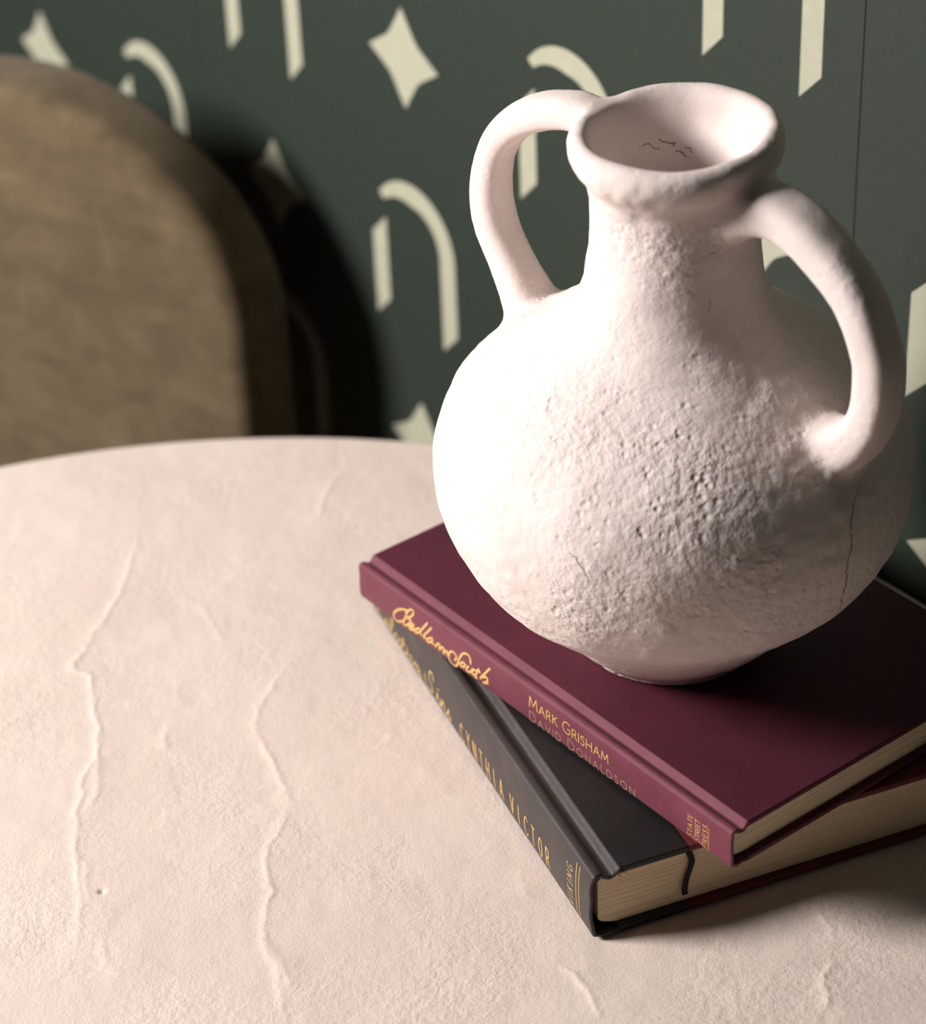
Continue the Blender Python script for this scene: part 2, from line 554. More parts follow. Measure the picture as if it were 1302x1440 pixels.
def cushion_bm(outline, depth, y0, bulge, edge):
    """upholstered slab: outline in x,z, front at y0 (towards -y), rounded rim, slightly domed front"""
    n = len(outline)
    cx = sum(p[0] for p in outline) / n; cz = sum(p[1] for p in outline) / n
    bm = bmesh.new()
    prof = []
    for a in np.linspace(0, PI / 2, 7): prof.append((edge * (1 - math.sin(a)), edge * (1 - math.cos(a))))
    rows = []
    def ring(inset, y):
        r = []
        for x, z in outline:
            dx, dz = x - cx, z - cz
            L = math.hypot(dx, dz)
            f = max(0.0, (L - inset) / L)
            r.append(bm.verts.new((cx + dx * f, y, cz + dz * f)))
        return r
    maxL = max(math.hypot(x - cx, z - cz) for x, z in outline)
    for f in np.linspace(.05, 1, 9):
        r = []
        for x, z in outline:
            dx, dz = x - cx, z - cz
            L = math.hypot(dx, dz); g = (L - edge) / L * f
            r.append(bm.verts.new((cx + dx * g, y0 - bulge * (1 - f * f), cz + dz * g)))
        rows.append(r)
    for a in np.linspace(.2, PI / 2, 7):
        rows.append(ring(edge * (1 - math.sin(a)), y0 + edge * (1 - math.cos(a))))
    for a in np.linspace(0, PI / 2, 6):
        rows.append(ring(.010 * (1 - math.cos(a)), y0 + depth - .010 + .010 * math.sin(a)))
    rows.append([bm.verts.new((cx + (x - cx) * .05, y0 + depth, cz + (z - cz) * .05)) for x, z in outline])
    for a, b in zip(rows[:-1], rows[1:]):
        for k in range(n): bm.faces.new((a[k], a[(k + 1) % n], b[(k + 1) % n], b[k]))
    bm.faces.new(rows[0]); bm.faces.new(rows[-1][::-1])
    return bm

bz = TZ - .0245                               # where the straight sides of the backrest end
arch = [(x, bz + z) for x, z in superpath(.156, .126, 48, 2.0)]
out = arch + [(-.156, bz - .04 - .04 * k) for k in range(6)] + [(-.14 + .028 * k, .455) for k in range(11)] + [(.156, bz - .24 + .04 * k) for k in range(6)]
obj('backrest_cushion', cushion_bm(out, .048, -.034, .004, .013), M_VELVET, chair)
out2 = [(x * .93, .475 + (z - .475) * .96) for x, z in out]
tag(obj('backrest_shell', cushion_bm(out2, .012, .014, 0, .004), M_SHELL, chair), 'dark rear shell of the backrest')
sq = [(math.copysign(abs(math.cos(a)) ** .55, math.cos(a)) * .20, math.copysign(abs(math.sin(a)) ** .55, math.sin(a)) * .19) for a in np.linspace(0, 2 * PI, 48, endpoint=False)]
sb = cushion_bm(sq, .075, 0, .012, .024)
bmesh.ops.transform(sb, matrix=Matrix.Translation((0, -.225, .48)) @ Matrix.Rotation(-PI / 2, 4, 'X'), verts=sb.verts)
obj('seat', sb, M_VELVET, chair)
for sx in (-1, 1):
    for sy in (-1, 1):
        bm = bmesh.new()
        bmesh.ops.create_cone(bm, cap_ends=True, segments=16, radius1=.011, radius2=.018, depth=.42)
        bmesh.ops.transform(bm, matrix=Matrix.Translation((sx * .15, -.22 + sy * .14, .21)), verts=bm.verts)
        obj('leg', bm, M_LEG, chair)

# ------------------------------------------------------------------ lettering
CAPS = {
    'A': (.78, [[(0, 0), (.39, 1), (.78, 0)], [(.14, .36), (.64, .36)]]),
    'C': (.78, [[(.76, .84), (.62, .96), (.42, 1), (.2, .92), (.05, .72), (0, .5), (.05, .28), (.2, .08), (.42, 0), (.62, .04), (.76, .16)]]),
    'D': (.74, [[(0, 0), (0, 1), (.32, 1), (.56, .9), (.7, .7), (.74, .5), (.7, .3), (.56, .1), (.32, 0), (0, 0)]]),
    'E': (.5, [[(.5, 1), (0, 1), (0, 0), (.5, 0)], [(0, .52), (.42, .52)]]),
    'G': (.82, [[(.76, .86), (.62, .96), (.42, 1), (.2, .92), (.05, .72), (0, .5), (.05, .28), (.2, .08), (.42, 0), (.64, .04), (.78, .14), (.78, .46), (.52, .46)]]),
    'H': (.72, [[(0, 0), (0, 1)], [(.72, 0), (.72, 1)], [(0, .52), (.72, .52)]]),
    'I': (.0, [[(0, 0), (0, 1)]]),
    'K': (.62, [[(0, 0), (0, 1)], [(.58, 1), (0, .46)], [(.16, .6), (.62, 0)]]),
    'L': (.46, [[(0, 1), (0, 0), (.46, 0)]]),
    'M': (.9, [[(0, 0), (.1, 1), (.45, .2), (.8, 1), (.9, 0)]]),
    'N': (.74, [[(0, 0), (0, 1), (.74, 0), (.74, 1)]]),
    'O': (.92, [[(.46, 0), (.68, .06), (.85, .24), (.92, .5), (.85, .76), (.68, .94), (.46, 1), (.24, .94), (.07, .76), (0, .5), (.07, .24), (.24, .06), (.46, 0)]]),
    'P': (.52, [[(0, 0), (0, 1), (.28, 1), (.46, .93), (.52, .76), (.46, .58), (.28, .5), (0, .5)]]),
    'R': (.6, [[(0, 0), (0, 1), (.28, 1), (.46, .93), (.52, .76), (.46, .58), (.28, .5), (0, .5)], [(.26, .5), (.6, 0)]]),
    'S': (.5, [[(.46, .86), (.34, .98), (.18, .98), (.05, .88), (.04, .74), (.14, .61), (.36, .46), (.48, .32), (.48, .16), (.36, .03), (.18, 0), (.02, .1)]]),
    'T': (.64, [[(0, 1), (.64, 1)], [(.32, 1), (.32, 0)]]),
    'V': (.76, [[(0, 1), (.38, 0), (.76, 1)]]),
    'Y': (.68, [[(0, 1), (.34, .5), (.68, 1)], [(.34, .5), (.34, 0)]]),
}
SCRIPT = {
    'R': (.85, [[(.1, 0), (.22, .95)], [(-.1, .7), (.1, .98), (.5, 1), (.58, .72), (.15, .5), (.6, 0), (.8, .1)]]),
    'e': (.45, [[(0, .1), (.35, .3), (.2, .48), (.03, .25), (.15, 0), (.45, .12)]]),
    'l': (.40, [[(0, .1), (.36, .85), (.24, .98), (.1, .3), (.2, 0), (.4, .12)]]),
    'a': (.58, [[(.4, .4), (.15, .46), (.02, .2), (.15, 0), (.38, .3), (.43, .44), (.36, .1), (.46, .03), (.58, .12)]]),
    't': (.42, [[(0, .1), (.27, .85)], [(.25, .8), (.12, .15), (.22, 0), (.42, .12)], [(0, .56), (.42, .62)]]),
    'i': (.35, [[(0, .1), (.15, .46), (.1, .08), (.2, 0), (.35, .12)], [(.2, .64), (.23, .7)]]),
    'v': (.50, [[(0, .35), (.1, .46), (.15, 0), (.4, .35), (.38, .46), (.5, .4)]]),
    'S': (.75, [[(-.18, .5), (-.2, .2), (0, 0), (.36, .08), (.40, .38), (.22, .62), (.28, .95), (.52, 1), (.6, .76)]]),
    'n': (.54, [[(0, 0), (.07, .44), (.05, .05), (.25, .44), (.36, .4), (.33, .08), (.42, 0), (.54, .12)]]),
    's': (.36, [[(0, .08), (.22, .48), (.2, .3), (.32, .12), (.2, 0), (.02, .06)]]),
}
# strokes of the handwritten title, in mm on the spine (distance from the tail, height)
TITLE = [
    [(203.83, 5.03), (207.52, 2.76), (209.93, 3.27), (209.7, 6.0), (206.98, 9.16), (203.29, 11.54), (199.73, 12.69)],
    [(199.75, 12.42), (201.08, 8.86), (203.12, 5.16)],
    [(200.9, 11.02), (197.15, 14.72), (195.29, 14.32), (196.72, 11.49), (200.06, 8.64), (197.61, 8.94), (198.46, 6.93), (201.84, 3.78), (203.55, 4.15)],
    [(199.07, 3.75), (195.7, 6.88), (196.34, 7.57), (198.96, 5.1), (198.38, 3.6), (195.51, 4.92)],
    [(191.5, 7.9), (194.77, 5.58), (194.9, 3.96), (191.66, 5.74)],
    [(185.59, 13.96), (191.28, 6.21), (190.33, 5.18)],
    [(182.95, 12.84), (188.96, 5.16), (187.61, 4.88)],
    [(182.98, 7.7), (186.59, 4.93), (185.99, 3.71), (183.12, 5.82), (182.31, 7.55), (183.17, 5.01), (181.82, 5.0)],
    [(180.85, 4.24), (178.98, 6.83), (177.61, 7.08), (178.15, 4.21), (175.95, 6.72), (174.96, 6.5), (175.31, 3.73), (173.28, 6.41), (172.31, 5.93), (172.74, 4.4), (170.95, 6.17)],
    [(167.52, 4.49), (166.17, 7.07), (167.86, 8.39), (170.29, 7.48), (171.69, 4.19), (170.95, 1.86), (168.02, 1.23), (165.81, 3.4), (164.39, 7.16), (161.8, 11.1), (159.08, 12.63), (156.79, 11.89), (156.67, 8.79)],
    [(162.07, 6.65), (160.33, 6.27), (162.22, 4.06), (164.28, 4.26), (162.07, 6.65)],
    [(158.25, 6.77), (159.89, 3.79), (157.53, 3.99), (155.33, 6.84)],
    [(155.02, 7.01), (156.06, 4.15), (153.4, 4.76)],
    [(151.13, 9.22), (154.04, 3.71), (152.58, 3.87)],
    [(155.33, 6.84), (150.32, 8.1)],
    [(143.7, 13.67), (150.49, 4.83)],
    [(149.56, 6.05), (146.0, 7.86), (145.81, 5.93), (148.54, 3.46)],
    [(148.51, 3.93), (145.28, 5.11)],
]

def resample(pts, step):
    out = [pts[0]]
    for a, b in zip(pts[:-1], pts[1:]):
        L = math.hypot(b[0] - a[0], b[1] - a[1])
        k = max(1, int(math.ceil(L / step)))
        for j in range(1, k + 1): out.append((a[0] + (b[0] - a[0]) * j / k, a[1] + (b[1] - a[1]) * j / k))
    return out

def stroke_bm(bm, pts, width, face_x, lift):
    """flat foil stroke: pts (s, z) in metres on the spine, laid on the surface x = face_x(z) - lift"""
    pts = resample(pts, .0009)
    n = len(pts)
    L, Rr = [], []
    for k, p in enumerate(pts):
        a = pts[max(0, k - 1)]; b = pts[min(n - 1, k + 1)]
        t = Vector((b[0] - a[0], b[1] - a[1]))
        if t.length < 1e-9: t = Vector((1, 0))
        t.normalize()
        nn = Vector((-t.y, t.x)) * width / 2
        ext = (-t if k == 0 else t if k == n - 1 else Vector((0, 0))) * width * .3
        for lst, sg in ((L, 1), (Rr, -1)):
            s, z = p[0] + nn.x * sg + ext.x, p[1] + nn.y * sg + ext.y
            lst.append(bm.verts.new((face_x(z) - lift, s, z)))
    for k in range(n - 1): bm.faces.new((L[k], L[k + 1], Rr[k + 1], Rr[k]))

def fix_out(bm):
    for f in bm.faces:
        f.normal_update()
        if f.normal.x > 0: f.normal_flip()

def lettering(name, strokes, widths, face_x, mat, parent, label=None, lift=.00009):
    bm = bmesh.new()
    for k, st in enumerate(strokes):
        stroke_bm(bm, st, widths[k] if isinstance(widths, list) else widths, face_x, lift + .00001 * (k % 5))
    fix_out(bm)
    me = bpy.data.meshes.new(name)
    bm.to_mesh(me); bm.free()
    o = link_mesh(name, me, mat, parent, False)
    if label: o['label'] = label
    return o

def text_along(words, s0, z0, cap, small, xs, gap, space):
    """caps along the spine reading from head to tail; first letter of each word at cap height"""
    out = []; u = 0.0
    for wd in words.split(' '):
        for k, ch in enumerate(wd):
            wdt, sts = CAPS[ch]
            h = cap if k == 0 else small
            for st in sts: out.append([(s0 - (u + x * h * xs), z0 + y * h) for x, y in st])
            u += wdt * h * xs + gap
        u += space
    return out, u

def text_up(word, s_base, z0, z1, cap, small, squeeze=1.0):
    """letters climbing the spine from the lower edge, tops towards the head; stretched to fill z0..z1"""
    ws = [max(CAPS[c][0], .12) * (cap if k == 0 else small) for k, c in enumerate(word)]
    tot = sum(ws) * squeeze; gap = (z1 - z0 - tot) / (len(word) - 1); xs = squeeze
    mn = .12 * small
    if gap < mn:
        xs = squeeze * (z1 - z0 - mn * (len(word) - 1)) / tot; gap = mn
    out = []; z = z0
    for k, c in enumerate(word):
        h = cap if k == 0 else small
        off = .06 * h if c == 'I' else 0
        for st in CAPS[c][1]: out.append([(s_base + y * h, z + off * xs + x * h * xs) for x, y in st])
        z += ws[k] * xs + gap
    return out

def script_along(word, s0, s1, z0, h):
    tot = sum(SCRIPT[c][0] for c in word)
    k = (s0 - s1) / tot
    out = []; u = 0
    for c in word:
        wd, sts = SCRIPT[c]
        for st in sts:
            q = catmull([(x, y, 0) for x, y in st], 4)
            out.append([(s0 - (u + p[0]) * k, z0 + p[1] * h) for p in q])
        u += wd
    return out

# ------------------------------------------------------------------ books
def spine_curve(t, bulge, ridge_drop, edge):
    """x of the outer spine face at height z (spine bulges towards -x)"""
    def fx(z):
        q = min(1.0, max(-1.0, (z - t / 2) / (t / 2)))
        return -bulge * (1 - abs(q) ** edge)
    return fx

def build_spine(name, L, t, fx, ridge_drop, groove_x, groove_d, board_x, mat, parent, ny=80, wear=0.0):
    outer = []
    zt = t - ridge_drop
    fd = .0005 / groove_d                                # the hinge underneath is pressed flat by the book's weight
    for k in range(9):                                    # board edge down into the groove, up to the ridge
        a = k / 8
        outer.append((board_x + (groove_x - board_x) * a, t - (groove_d) * (0.5 - 0.5 * math.cos(PI * a))))
    gz = t - groove_d
    rx = .0016
    for k in range(1, 8):
        a = k / 7
        outer.append((groove_x + (rx - groove_x) * a, gz + (zt - gz) * (0.5 - 0.5 * math.cos(PI * a))))
    zs = zt - .0016
    for k in range(1, 6):
        a = PI / 2 * k / 5
        outer.append((rx + (fx(zs) - rx) * math.sin(a), zs + .0016 * math.cos(a)))
    half = []
    for k in range(1, 16): half.append((fx(zs + (t - 2 * zs) * k / 16), zs + (t - 2 * zs) * k / 16))
    low = [(x, (t - z) * fd) if x > rx + 1e-6 else (x, t - z) for x, z in outer[::-1]]
    outer = outer + half + low
    n = len(outer)
    inner = []
    th = .0017
    for k in range(n):
        a = Vector(outer[max(0, k - 1)]); b = Vector(outer[min(n - 1, k + 1)])
        d = (b - a).normalized()
        nn = Vector((-d.y, d.x))
        inner.append((outer[k][0] + nn.x * th, outer[k][1] + nn.y * th))
    loop = outer + inner[::-1]
    m = len(loop)
    V = []
    ys = [0.0, .0003, .0009] + list(np.linspace(.002, L - .002, ny)) + [L - .0009, L - .0003, L]
    cx = np.array(loop)
    mid = np.concatenate([(np.array(outer) + np.array(inner)) / 2, ((np.array(outer) + np.array(inner)) / 2)[::-1]])
    for y in ys:
        e = min(y, L - y)
        f = 1.0 if e >= .0009 else (0.45 if e == 0 else .85)
        pts = mid + (cx - mid) * f
        V.append(np.stack([pts[:, 0], np.full(m, y), pts[:, 1]], 1))
    V = np.concatenate(V)
    if wear:
        no = vnoise(V, 160, 31) * wear + vnoise(V, 420, 32) * wear * .5
        endw = np.exp(-(np.minimum(V[:, 1], L - V[:, 1]) / .006) ** 2)
        V[:, 1] -= no * endw * 1.5
        V[:, 0] += no * (.25 + endw) * .4
        V[:, 2] += np.where(np.abs(V[:, 2] - t / 2) < t / 2 - .004, 0, vnoise(V, 300, 33) * wear * .35 * endw)
    nr = len(ys)
    idx = np.arange(nr * m).reshape(nr, m)
    q = np.stack([idx[:-1], np.roll(idx, -1, 1)[:-1], np.roll(idx, -1, 1)[1:], idx[1:]], -1).reshape(-1, 4)
    # end caps between outer and inner line
    caps = []
    for r in (0, nr - 1):
        for k in range(n - 1):
            a, b = idx[r, k], idx[r, k + 1]
            c, d = idx[r, m - 2 - k], idx[r, m - 1 - k]
            caps.append((a, b, c, d) if r == nr - 1 else (d, c, b, a))
    me = np_mesh(name, V, np.concatenate([q, np.array(caps)]))
    bm = bmesh.new(); bm.from_mesh(me)
    bmesh.ops.recalc_face_normals(bm, faces=bm.faces[:])
    bm.to_mesh(me); bm.free()
    return sharp_smooth(link_mesh(name, me, mat, parent), 60)

def board(name, x0, x1, L, z0, z1, mat, parent, open_left=True):
    bev = .0007
    bm = box_bm(x0, x1, 0, L, z0, z1, bev, 3, (lambda e: not all(abs(v.co.x - x0) < 1e-6 for v in e.verts) and not (open_left and all(abs(v.co.x - x0) < 1e-6 for v in e.verts))))
    return sharp_smooth(obj(name, bm, mat, parent), 40)

def page_block(x0, x1, y0, y1, z0, z1, rows, parent, hollow=.0015):
    bm = bmesh.new()
    rnd = random.Random(rows)
    loops = []
    for k in range(rows + 1):
        for e in (0, 1):
            if (k == 0 and e == 0) or (k == rows and e == 1): continue
            z = z0 + (z1 - z0) * k / rows + (-.00003 if e == 0 else .00003)
            if e == 1 or k == 0: j = (rnd.uniform(-1, 1) * .00008, rnd.uniform(-1, 1) * .00007)
            q = (k / rows - .5) * 2
            fx = x1 - .001 - hollow * (1 - q * q) * .6 + j[0]
            xs = x0 + .0085 * max(0.0, (abs(q) - .68) / .32) ** 2
            ys, ye = y0 + j[1], y1 - j[1]
            lp = [(xs, ys, z)]
            for f in (.25, .5, .75): lp.append((xs + (fx - xs) * f, ys + rnd.uniform(-1, 1) * .00004, z))
            lp += [(fx, ys, z), (fx, ye, z), (xs, ye, z)]
            loops.append([bm.verts.new(p) for p in lp])
    for a, b in zip(loops[:-1], loops[1:]):
        n = len(a)
        for k in range(n): bm.faces.new((a[k], a[(k + 1) % n], b[(k + 1) % n], b[k]))
    bm.faces.new(loops[0][::-1]); bm.faces.new(loops[-1])
    return obj('page_block', bm, M_PAGES, parent, False)

# --- lower book: black quarter cloth over dark red boards
T2, L2, W2 = .0328, .2375, .162
yaw2 = 69.136
book2 = empty('hardcover_book', (0.0430, 0.7180, TZ + .0004), math.radians(90 - yaw2))
tag(book2, 'thick black and dark red hardcover book lying on the table under the maroon book', 'book')
fx2 = spine_curve(T2, .0016, .001, 3.0)
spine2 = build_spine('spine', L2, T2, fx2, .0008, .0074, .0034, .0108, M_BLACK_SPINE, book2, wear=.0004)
for nm, zz0, zz1 in (('front', T2 - .0031, T2), ('back', 0.0, .0031)):
    st = board('cloth_strip', .0108, .0401, L2, zz0, zz1, M_BLACK, book2)
    st['label'] = 'black cloth strip along the spine side of the cover'
    a, b = (zz0, zz1 - .00025) if nm == 'front' else (zz0 + .00025, zz1)
    cv = board(nm + '_cover', .0400, W2, L2, a, b, M_RED, book2)
    cv['label'] = 'dark red board of the ' + nm + ' cover'
page_block(.0030, W2 - .004, .0032, L2 - .0032, .0031, T2 - .0031, 60, book2)
def ribbon():
    P = catmull([(.0398, .0045, T2 - .0036), (.0408, .0023, .0281), (.0420, .0018, .0236), (.0419, .0019, .0212), (.0407, .0018, .0175), (.0396, .0017, .0136), (.0390, .0014, .0092), (.0391, .0008, .0080)], 8)
    bm = bmesh.new(); rows = []
    n = len(P)
    for k, p in enumerate(P):
        t = (P[min(n - 1, k + 1)] - P[max(0, k - 1)]).normalized()
        sd = Vector((t.z, 0, -t.x))
        if sd.length < 1e-4: sd = Vector((1, 0, 0))
        sd.normalize()
        if sd.x < 0: sd = -sd
        nrm = sd.cross(t).normalized()
        hw = .00130 + .00012 * math.sin(k * 2.1) - (.0002 if k == n - 1 else 0)
        hh = .00035 + .00012 * (k % 2)
        rows.append([bm.verts.new(p + sd * hw * a + nrm * hh * b) for a, b in ((-1, 0), (-.6, -1), (.6, -1), (1, 0), (.6, 1), (-.6, 1))])
    for a, b in zip(rows[:-1], rows[1:]):
        for k in range(6): bm.faces.new((a[k], a[(k + 1) % 6], b[(k + 1) % 6], b[k]))
    bm.faces.new(rows[0][::-1]); bm.faces.new(rows[-1])
    tag(obj('ribbon_bookmark', bm, M_RIBBON, book2), 'black ribbon bookmark hanging over the page edges')
ribbon()
def threads():
    bm = bmesh.new(); rnd = random.Random(5)
    for k in range(16):
        x = .003 + .010 * rnd.random(); z = T2 - .0012 - .0016 * rnd.random()
        y = -.0001
        P = [Vector((x, y + .001, z)), Vector((x + rnd.uniform(-1, 1) * .0008, y - .0004, z - .0002)), Vector((x + rnd.uniform(-1, 1) * .0014, y - .0006, z - .0006 - .0012 * rnd.random()))]
        prev = None
        for p in catmull(P, 3):
            r = [bm.verts.new(p + Vector((math.cos(a), 0, math.sin(a))) * .00012) for a in (0, 2.1, 4.2)]
            if prev:
                for i in range(3): bm.faces.new((prev[i], prev[(i + 1) % 3], r[(i + 1) % 3], r[i]))
            prev = r
    tag(obj('frayed_threads', bm, M_BLACK, book2), 'frayed threads at the worn tail of the spine', kind='stuff')
threads()
mm = .001
lettering('script_title', script_along('Relative', .2335, .1768, .0042, .0098), .00105, fx2, M_DULLGOLD, spine2)
lettering('script_title', script_along('Sins', .1690, .1420, .0048, .0120), .00105, fx2, M_DULLGOLD, spine2)
st = []
for word, s0 in (('CYNTHIA', .1312), ('VICTOR', .0774)):
    for k, ch in enumerate(word):
        wdt, sts = CAPS[ch]
        xs = .0030 / max(wdt, .5)
        z0 = .0034 + (.0020 * k / 6 if word == 'CYNTHIA' else .0017)
        off = .0012 if ch == 'I' else 0
        for q in sts: st.append([(s0 - k * .00712 - off - x * xs, z0 + y * .0096) for x, y in q])
lettering('author_name', st, .00075, fx2, M_GOLD, spine2)
lettering('publisher_name', text_up('VIKING', .0162, .0042, .0240, .0052, .0052, .55), .00042, fx2, M_DULLGOLD, spine2)
for s in (.0130, .0104):
    lettering('spine_line', [[(s, .0016 + k * .00098) for k in range(29)]], .00042, fx2, M_GOLD, spine2)

# --- upper book: maroon cloth
T1, L1, W1 = .0198, .235, .157
yaw1 = 53.12
book1 = empty('hardcover_book', (0.0949, 0.7169, TZ + T2 + .0006), math.radians(90 - yaw1))
tag(book1, 'maroon cloth hardcover book with gold spine lettering, lying on top under the vase', 'book')
fx1 = spine_curve(T1, .0006, .0012, 4.0)
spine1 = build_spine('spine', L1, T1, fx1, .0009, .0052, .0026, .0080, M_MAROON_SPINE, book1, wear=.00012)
board('front_cover', .0080, W1, L1, T1 - .0027, T1, M_MAROON, book1)
board('back_cover', .0080, W1, L1, 0.0, .0027, M_MAROON, book1)
page_block(.0026, W1 - .004, .0030, L1 - .0030, .0027, T1 - .0027, 38, book1)
lettering('script_title', [[(p[0] * mm, p[1] * mm) for p in catmull([(a, b, 0) for a, b in q], 4)] for q in TITLE], .00105, fx1, M_GOLD, spine1)
a1, _ = text_along('MARK GRISHAM', .1184, .0090, .0056, .0044, 1.0, .00125, .0022)
lettering('author_name', a1, .00055, fx1, M_GOLD, spine1)
a2, _ = text_along('DAVID DONALDSON', .1184, .0020, .0048, .0038, 1.05, .00165, .0030)
lettering('author_name', a2, .00045, fx1, M_FADED, spine1, 'faded lower author line')
for wd_, sb_ in (('STATE', .0214), ('STREET', .0174), ('PRESS', .0132)):
    lettering('publisher_name', text_up(wd_, sb_, .0026, .0134, .0030, .0024), .00030, fx1, M_GOLD, spine1)
lettering('spine_line', [[(.0124, .0022), (.0124, .0128)]], .00028, fx1, M_GOLD, spine1)

# ------------------------------------------------------------------ vase
VASE_O = Vector((0.0832, 0.8420, TZ + T2 + T1 + .0009))
PROF = [(0, .0362), (.0012, .0374), (.0038, .0384), (.0058, .0406), (.012, .0474), (.025, .0596), (.045, .0805), (.055, .0868), (.065, .0908), (.075, .0932), (.085, .0942), (.095, .0936), (.105, .0911),
        (.113, .0872), (.12, .0818), (.127, .0745), (.133, .066), (.139, .0565), (.145, .0475), (.151, .0415), (.158, .0373), (.166, .0345), (.18, .0325), (.195, .0320), (.203, .0325),
        (.207, .0334), (.211, .0354), (.2150, .0382), (.219, .0401), (.2225, .0404), (.2255, .0393), (.2276, .0367), (.2276, .0338), (.2245, .0312)]
INNER = [(.21, .0262), (.195, .0252), (.18, .0255), (.165, .0275), (.155, .031), (.147, .038), (.139, .048), (.13, .062), (.12, .0735), (.105, .083), (.085, .086), (.065, .083), (.045, .072), (.025, .050), (.012, .034), (.009, .015)]
H_R = [((.0290, .2030), .0140), ((.0370, .2065), .0124), ((.0490, .2075), .0108), ((.0642, .2016), .0100), ((.0823, .1874), .0096), ((.0923, .1692), .0096), ((.0947, .1561), .0098), ((.0932, .1410), .0102), ((.0872, .1292), .0112), ((.0790, .1225), .0128), ((.0690, .1195), .0140)]
H_L = [((.0345, .2195), .0095), ((.0464, .2205), .0090), ((.0545, .2192), .0088), ((.0645, .2157), .0086), ((.0757, .2094), .0084), ((.0858, .1993), .0082), ((.0916, .1872), .0081), ((.0938, .1719), .0082), ((.0912, .1580), .0084), ((.0847, .1460), .0090), ((.0769, .1340), .0105), ((.0700, .1230), .0130)]

def build_vase():
    root = empty('clay_vase', VASE_O)
    tag(root, 'chalky white clay vase with two handles standing on the maroon book', 'vase')
    full = [(r, z) for z, r in PROF] + [(r, z) for z, r in INNER]
    bm = bmesh.new()
    seg = 96
    rings = []
    for r, z in full:
        rings.append([bm.verts.new((r * math.cos(2 * PI * k / seg), r * math.sin(2 * PI * k / seg), z)) for k in range(seg)])
    for a, b in zip(rings[:-1], rings[1:]):
        for k in range(seg): bm.faces.new((a[k], a[(k + 1) % seg], b[(k + 1) % seg], b[k]))
    bm.faces.new(rings[0][::-1]); bm.faces.new(rings[-1])
    curves = []
    for hd, az, flat in ((H_R, -45, .84), (H_L, 135, .84)):
        e = Vector((math.cos(math.radians(az)), math.sin(math.radians(az)), 0)); sd = Vector((-e.y, e.x, 0))
        P = catmull([(p[0], p[1], q) for p, q in hd], 5)
        pts = [e * p.x + Vector((0, 0, p.y)) for p in P]
        curves.append((np.array(pts), np.array([p.z for p in P])))
        rows = []
        n = len(pts); ns = 28
        for k in range(n):
            t = (pts[min(n - 1, k + 1)] - pts[max(0, k - 1)]).normalized()
            nn = t.cross(sd).normalized()
            rw = P[k].z
            row = []
            for j in range(ns):
                a = 2 * PI * j / ns
                ca, sa = math.cos(a), math.sin(a)
                row.append(bm.verts.new(pts[k] + sd * math.copysign(abs(ca) ** .68, ca) * rw + nn * math.copysign(abs(sa) ** .68, sa) * rw * flat))
            rows.append(row)
        for a, b in zip(rows[:-1], rows[1:]):
            for j in range(ns): bm.faces.new((a[j], a[(j + 1) % ns], b[(j + 1) % ns], b[j]))
        bm.faces.new(rows[0][::-1]); bm.faces.new(rows[-1])
    bmesh.ops.recalc_face_normals(bm, faces=bm.faces[:])
    me = bpy.data.meshes.new('vase_source'); bm.to_mesh(me); bm.free()
    tmp = bpy.data.objects.new('vase_source', me); C.objects.link(tmp)
    md = tmp.modifiers.new('remesh', 'REMESH'); md.mode = 'VOXEL'; md.voxel_size = .0011; md.adaptivity = 0
    dg = bpy.context.evaluated_depsgraph_get()
    ev = tmp.evaluated_get(dg)
    m2 = bpy.data.meshes.new_from_object(ev)
    bpy.data.objects.remove(tmp); bpy.data.meshes.remove(me)
    nv = len(m2.vertices)
    v = np.empty(nv * 3, np.float32); m2.vertices.foreach_get('co', v); v = v.reshape(-1, 3).astype(np.float64)
    ed = np.empty(len(m2.edges) * 2, np.int32); m2.edges.foreach_get('vertices', ed); ed = ed.reshape(-1, 2)
    deg = np.bincount(ed.ravel(), minlength=nv).astype(float)
    zs = np.array([z for z, r in PROF[:-2]]); rs = np.array([r for z, r in PROF[:-2]])
    rad = np.hypot(v[:, 0], v[:, 1])
    body_gap = rad - np.interp(v[:, 2], zs, rs)
    dist = []
    for pts, rr in curves:
        best = np.full(nv, 9.0); bt = np.zeros(nv)
        for k, (p, r) in enumerate(zip(pts, rr)):
            d = np.linalg.norm(v - p, axis=1) - r
            m = d < best
            best[m] = d[m]; bt[m] = k
        dist.append((best, bt))
    near = np.minimum(dist[0][0], dist[1][0])
    wj = np.exp(-(np.clip(near, 0, None) / .004) ** 2) * np.exp(-(np.abs(body_gap) / .007) ** 2)      # weight at the joints
    def lap(x):
        acc = np.zeros_like(x)
        np.add.at(acc, ed[:, 0], x[ed[:, 1]]); np.add.at(acc, ed[:, 1], x[ed[:, 0]])
        return acc / np.maximum(deg, 1)[:, None]
    for it in range(26):
        wgt = (.55 if it < 5 else 0.0) + wj * (.45 if it < 5 else .9)
        v = v + (lap(v) - v) * np.clip(wgt, 0, .95)[:, None]
    def normals(x):
        m2.vertices.foreach_set('co', x.astype(np.float32).ravel()); m2.update()
        nn = np.empty(nv * 3, np.float32); m2.vertex_normals.foreach_get('vector', nn)
        return nn.reshape(-1, 3).astype(np.float64)
    N = normals(v)
    patch = np.clip(vnoise(v, 24, 41) * 1.6 + .5, 0, 1)
    d = vnoise(v, 30, 42) * .0007 + vnoise(v, 75, 43) * .00045 * np.where(body_gap > .002, .3, 1) + (vnoise(v, 190, 44) * .00024 * (.3 + patch) + vnoise(v, 330, 45) * .00016 * patch) * np.where(np.abs(body_gap) > .002, .25, 1)
    rimw = np.exp(-((v[:, 2] - .222) / .008) ** 2)
    d += rimw * (vnoise(v, 38, 46) * .0009 + vnoise(v, 120, 47) * .0002)
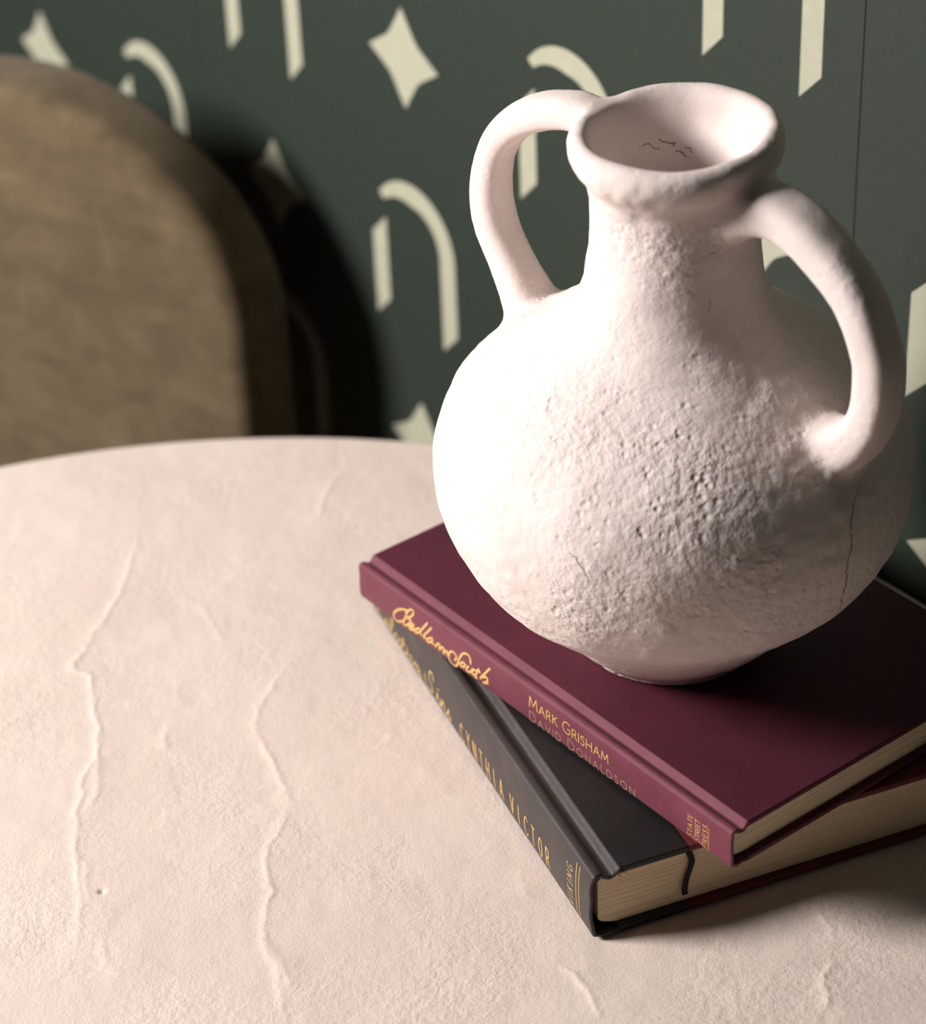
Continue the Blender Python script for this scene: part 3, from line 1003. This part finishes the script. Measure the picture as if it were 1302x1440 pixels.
    low = np.exp(-(v[:, 2] / .005) ** 2)
    d += low * vnoise(v, 110, 48) * .0007
    d *= np.where(v[:, 2] < .0015, 0, 1)
    v = v + N * d[:, None]
    # the hand-made mouth is a little askew
    k = np.clip((v[:, 2] - .19) / .035, 0, 1)
    v[:, 2] += k * (.0010 * v[:, 1] / .035 + .0016 * v[:, 0] / .035)
    v[:, 2] -= v[:, 2].min()
    N = normals(v)
    pl = np.empty(len(m2.polygons) * 4, np.int32); m2.loops.foreach_get('vertex_index', pl); F = pl.reshape(-1, 4)
    fc = np.zeros(len(F), int)
    for i, (best, bt) in enumerate(dist):
        L = len(curves[i][0]) - 1
        onh = (best < .0022) & (body_gap > .0030) & (v[:, 2] > .10) & (v[:, 2] < .2215 + .02 * (rad > .044))
        fc[onh[F].all(1)] = i + 1
    inside = np.clip((np.interp(v[:, 2], zs, rs) - .003 - rad) / .002, 0, 1)
    hand = np.clip((body_gap - .001) / .003, 0, 1)
    grain = (1 - .68 * hand) * (1 - .8 * inside) * (1 - .75 * np.clip((v[:, 2] - .200) / .006, 0, 1))
    grain *= .45 + .55 * np.clip(vnoise(v, 26, 51) * 1.5 + .75, 0, 1)
    parts = []
    for i, nm in enumerate(('body', 'handle', 'handle')):
        f = F[fc == i]
        used, inv = np.unique(f.ravel(), return_inverse=True)
        mp = np_mesh(nm, v[used], inv.reshape(-1, 4))
        o = link_mesh(nm, mp, M_VASE, root)
        ga = mp.attributes.new('grain', 'FLOAT', 'POINT')
        ga.data.foreach_set('value', grain[used].astype(np.float32))
        mp.normals_split_custom_set_from_vertices([tuple(x) for x in N[used]])
        parts.append(o)
    tree = BVHTree.FromPolygons([tuple(x) for x in v], F.tolist())
    bpy.data.meshes.remove(m2)
    return root, parts, tree
vase, vase_parts, vase_tree = build_vase()

def crack(pts, width, seed):
    """hairline crack: a thin dark sliver lying on the clay, points in vase coordinates"""
    rnd = random.Random(seed)
    P = catmull(pts, 5)
    bm = bmesh.new(); L, Rr = [], []
    Q = []
    for k, p in enumerate(P):
        loc, nor, _, _ = vase_tree.find_nearest(p + Vector((rnd.uniform(-1, 1), rnd.uniform(-1, 1), rnd.uniform(-1, 1))) * .0006)
        Q.append((loc, nor))
    n = len(Q)
    for k, (p, nr) in enumerate(Q):
        t = (Q[min(n - 1, k + 1)][0] - Q[max(0, k - 1)][0])
        sd = t.cross(nr)
        if sd.length < 1e-9: continue
        sd.normalize()
        wd = width * (.3 + .9 * rnd.random()) * min(1, .25 + min(k, n - 1 - k) * .4)
        L.append(bm.verts.new(p + nr * .00012 + sd * wd)); Rr.append(bm.verts.new(p + nr * .00012 - sd * wd))
    for a, b, c, d in zip(L[:-1], L[1:], Rr[1:], Rr[:-1]): bm.faces.new((a, b, c, d))
    return bm

for pts, wd_, sd_ in (
    ([(0.062, -0.0623, 0.1093), (0.0597, -0.0686, 0.1048), (0.0583, -0.0711, 0.0987), (0.0578, -0.0724, 0.0942), (0.0588, -0.0723, 0.0909), (0.0578, -0.0741, 0.0833), (0.0571, -0.0736, 0.0782), (0.058, -0.0713, 0.071), (0.0572, -0.0708, 0.0662), (0.0581, -0.063, 0.0543)], .00022, 1),
    ([(-0.0448, -0.0806, 0.0974), (-0.0423, -0.0821, 0.0964), (-0.0403, -0.0835, 0.0935), (-0.0391, -0.0846, 0.091), (-0.0382, -0.0856, 0.0875)], .00014, 2),
    ([(0.01, -0.0321, 0.1733), (0.0105, -0.0325, 0.17), (0.0094, -0.0333, 0.1675)], .00011, 3),
    ([(-0.0095, 0.0237, 0.2087), (-0.0076, 0.0243, 0.2092), (-0.0054, 0.0249, 0.2068), (-0.0027, 0.0254, 0.2067)], .00016, 4),
    ([(-0.004, 0.0252, 0.2101), (-0.0011, 0.0255, 0.2092), (0.0021, 0.0254, 0.2088), (0.0011, 0.0255, 0.2074)], .00020, 5),
    ([(0.0022, 0.0254, 0.2056), (0.0048, 0.025, 0.2047), (0.0069, 0.0245, 0.2031)], .00018, 6),
    ([(0.0058, 0.0248, 0.208), (0.0079, 0.0242, 0.2067), (0.009, 0.0239, 0.2048)], .00016, 7)):
    obj('hairline_crack', crack(pts, wd_, sd_), M_CRACK, vase, False)
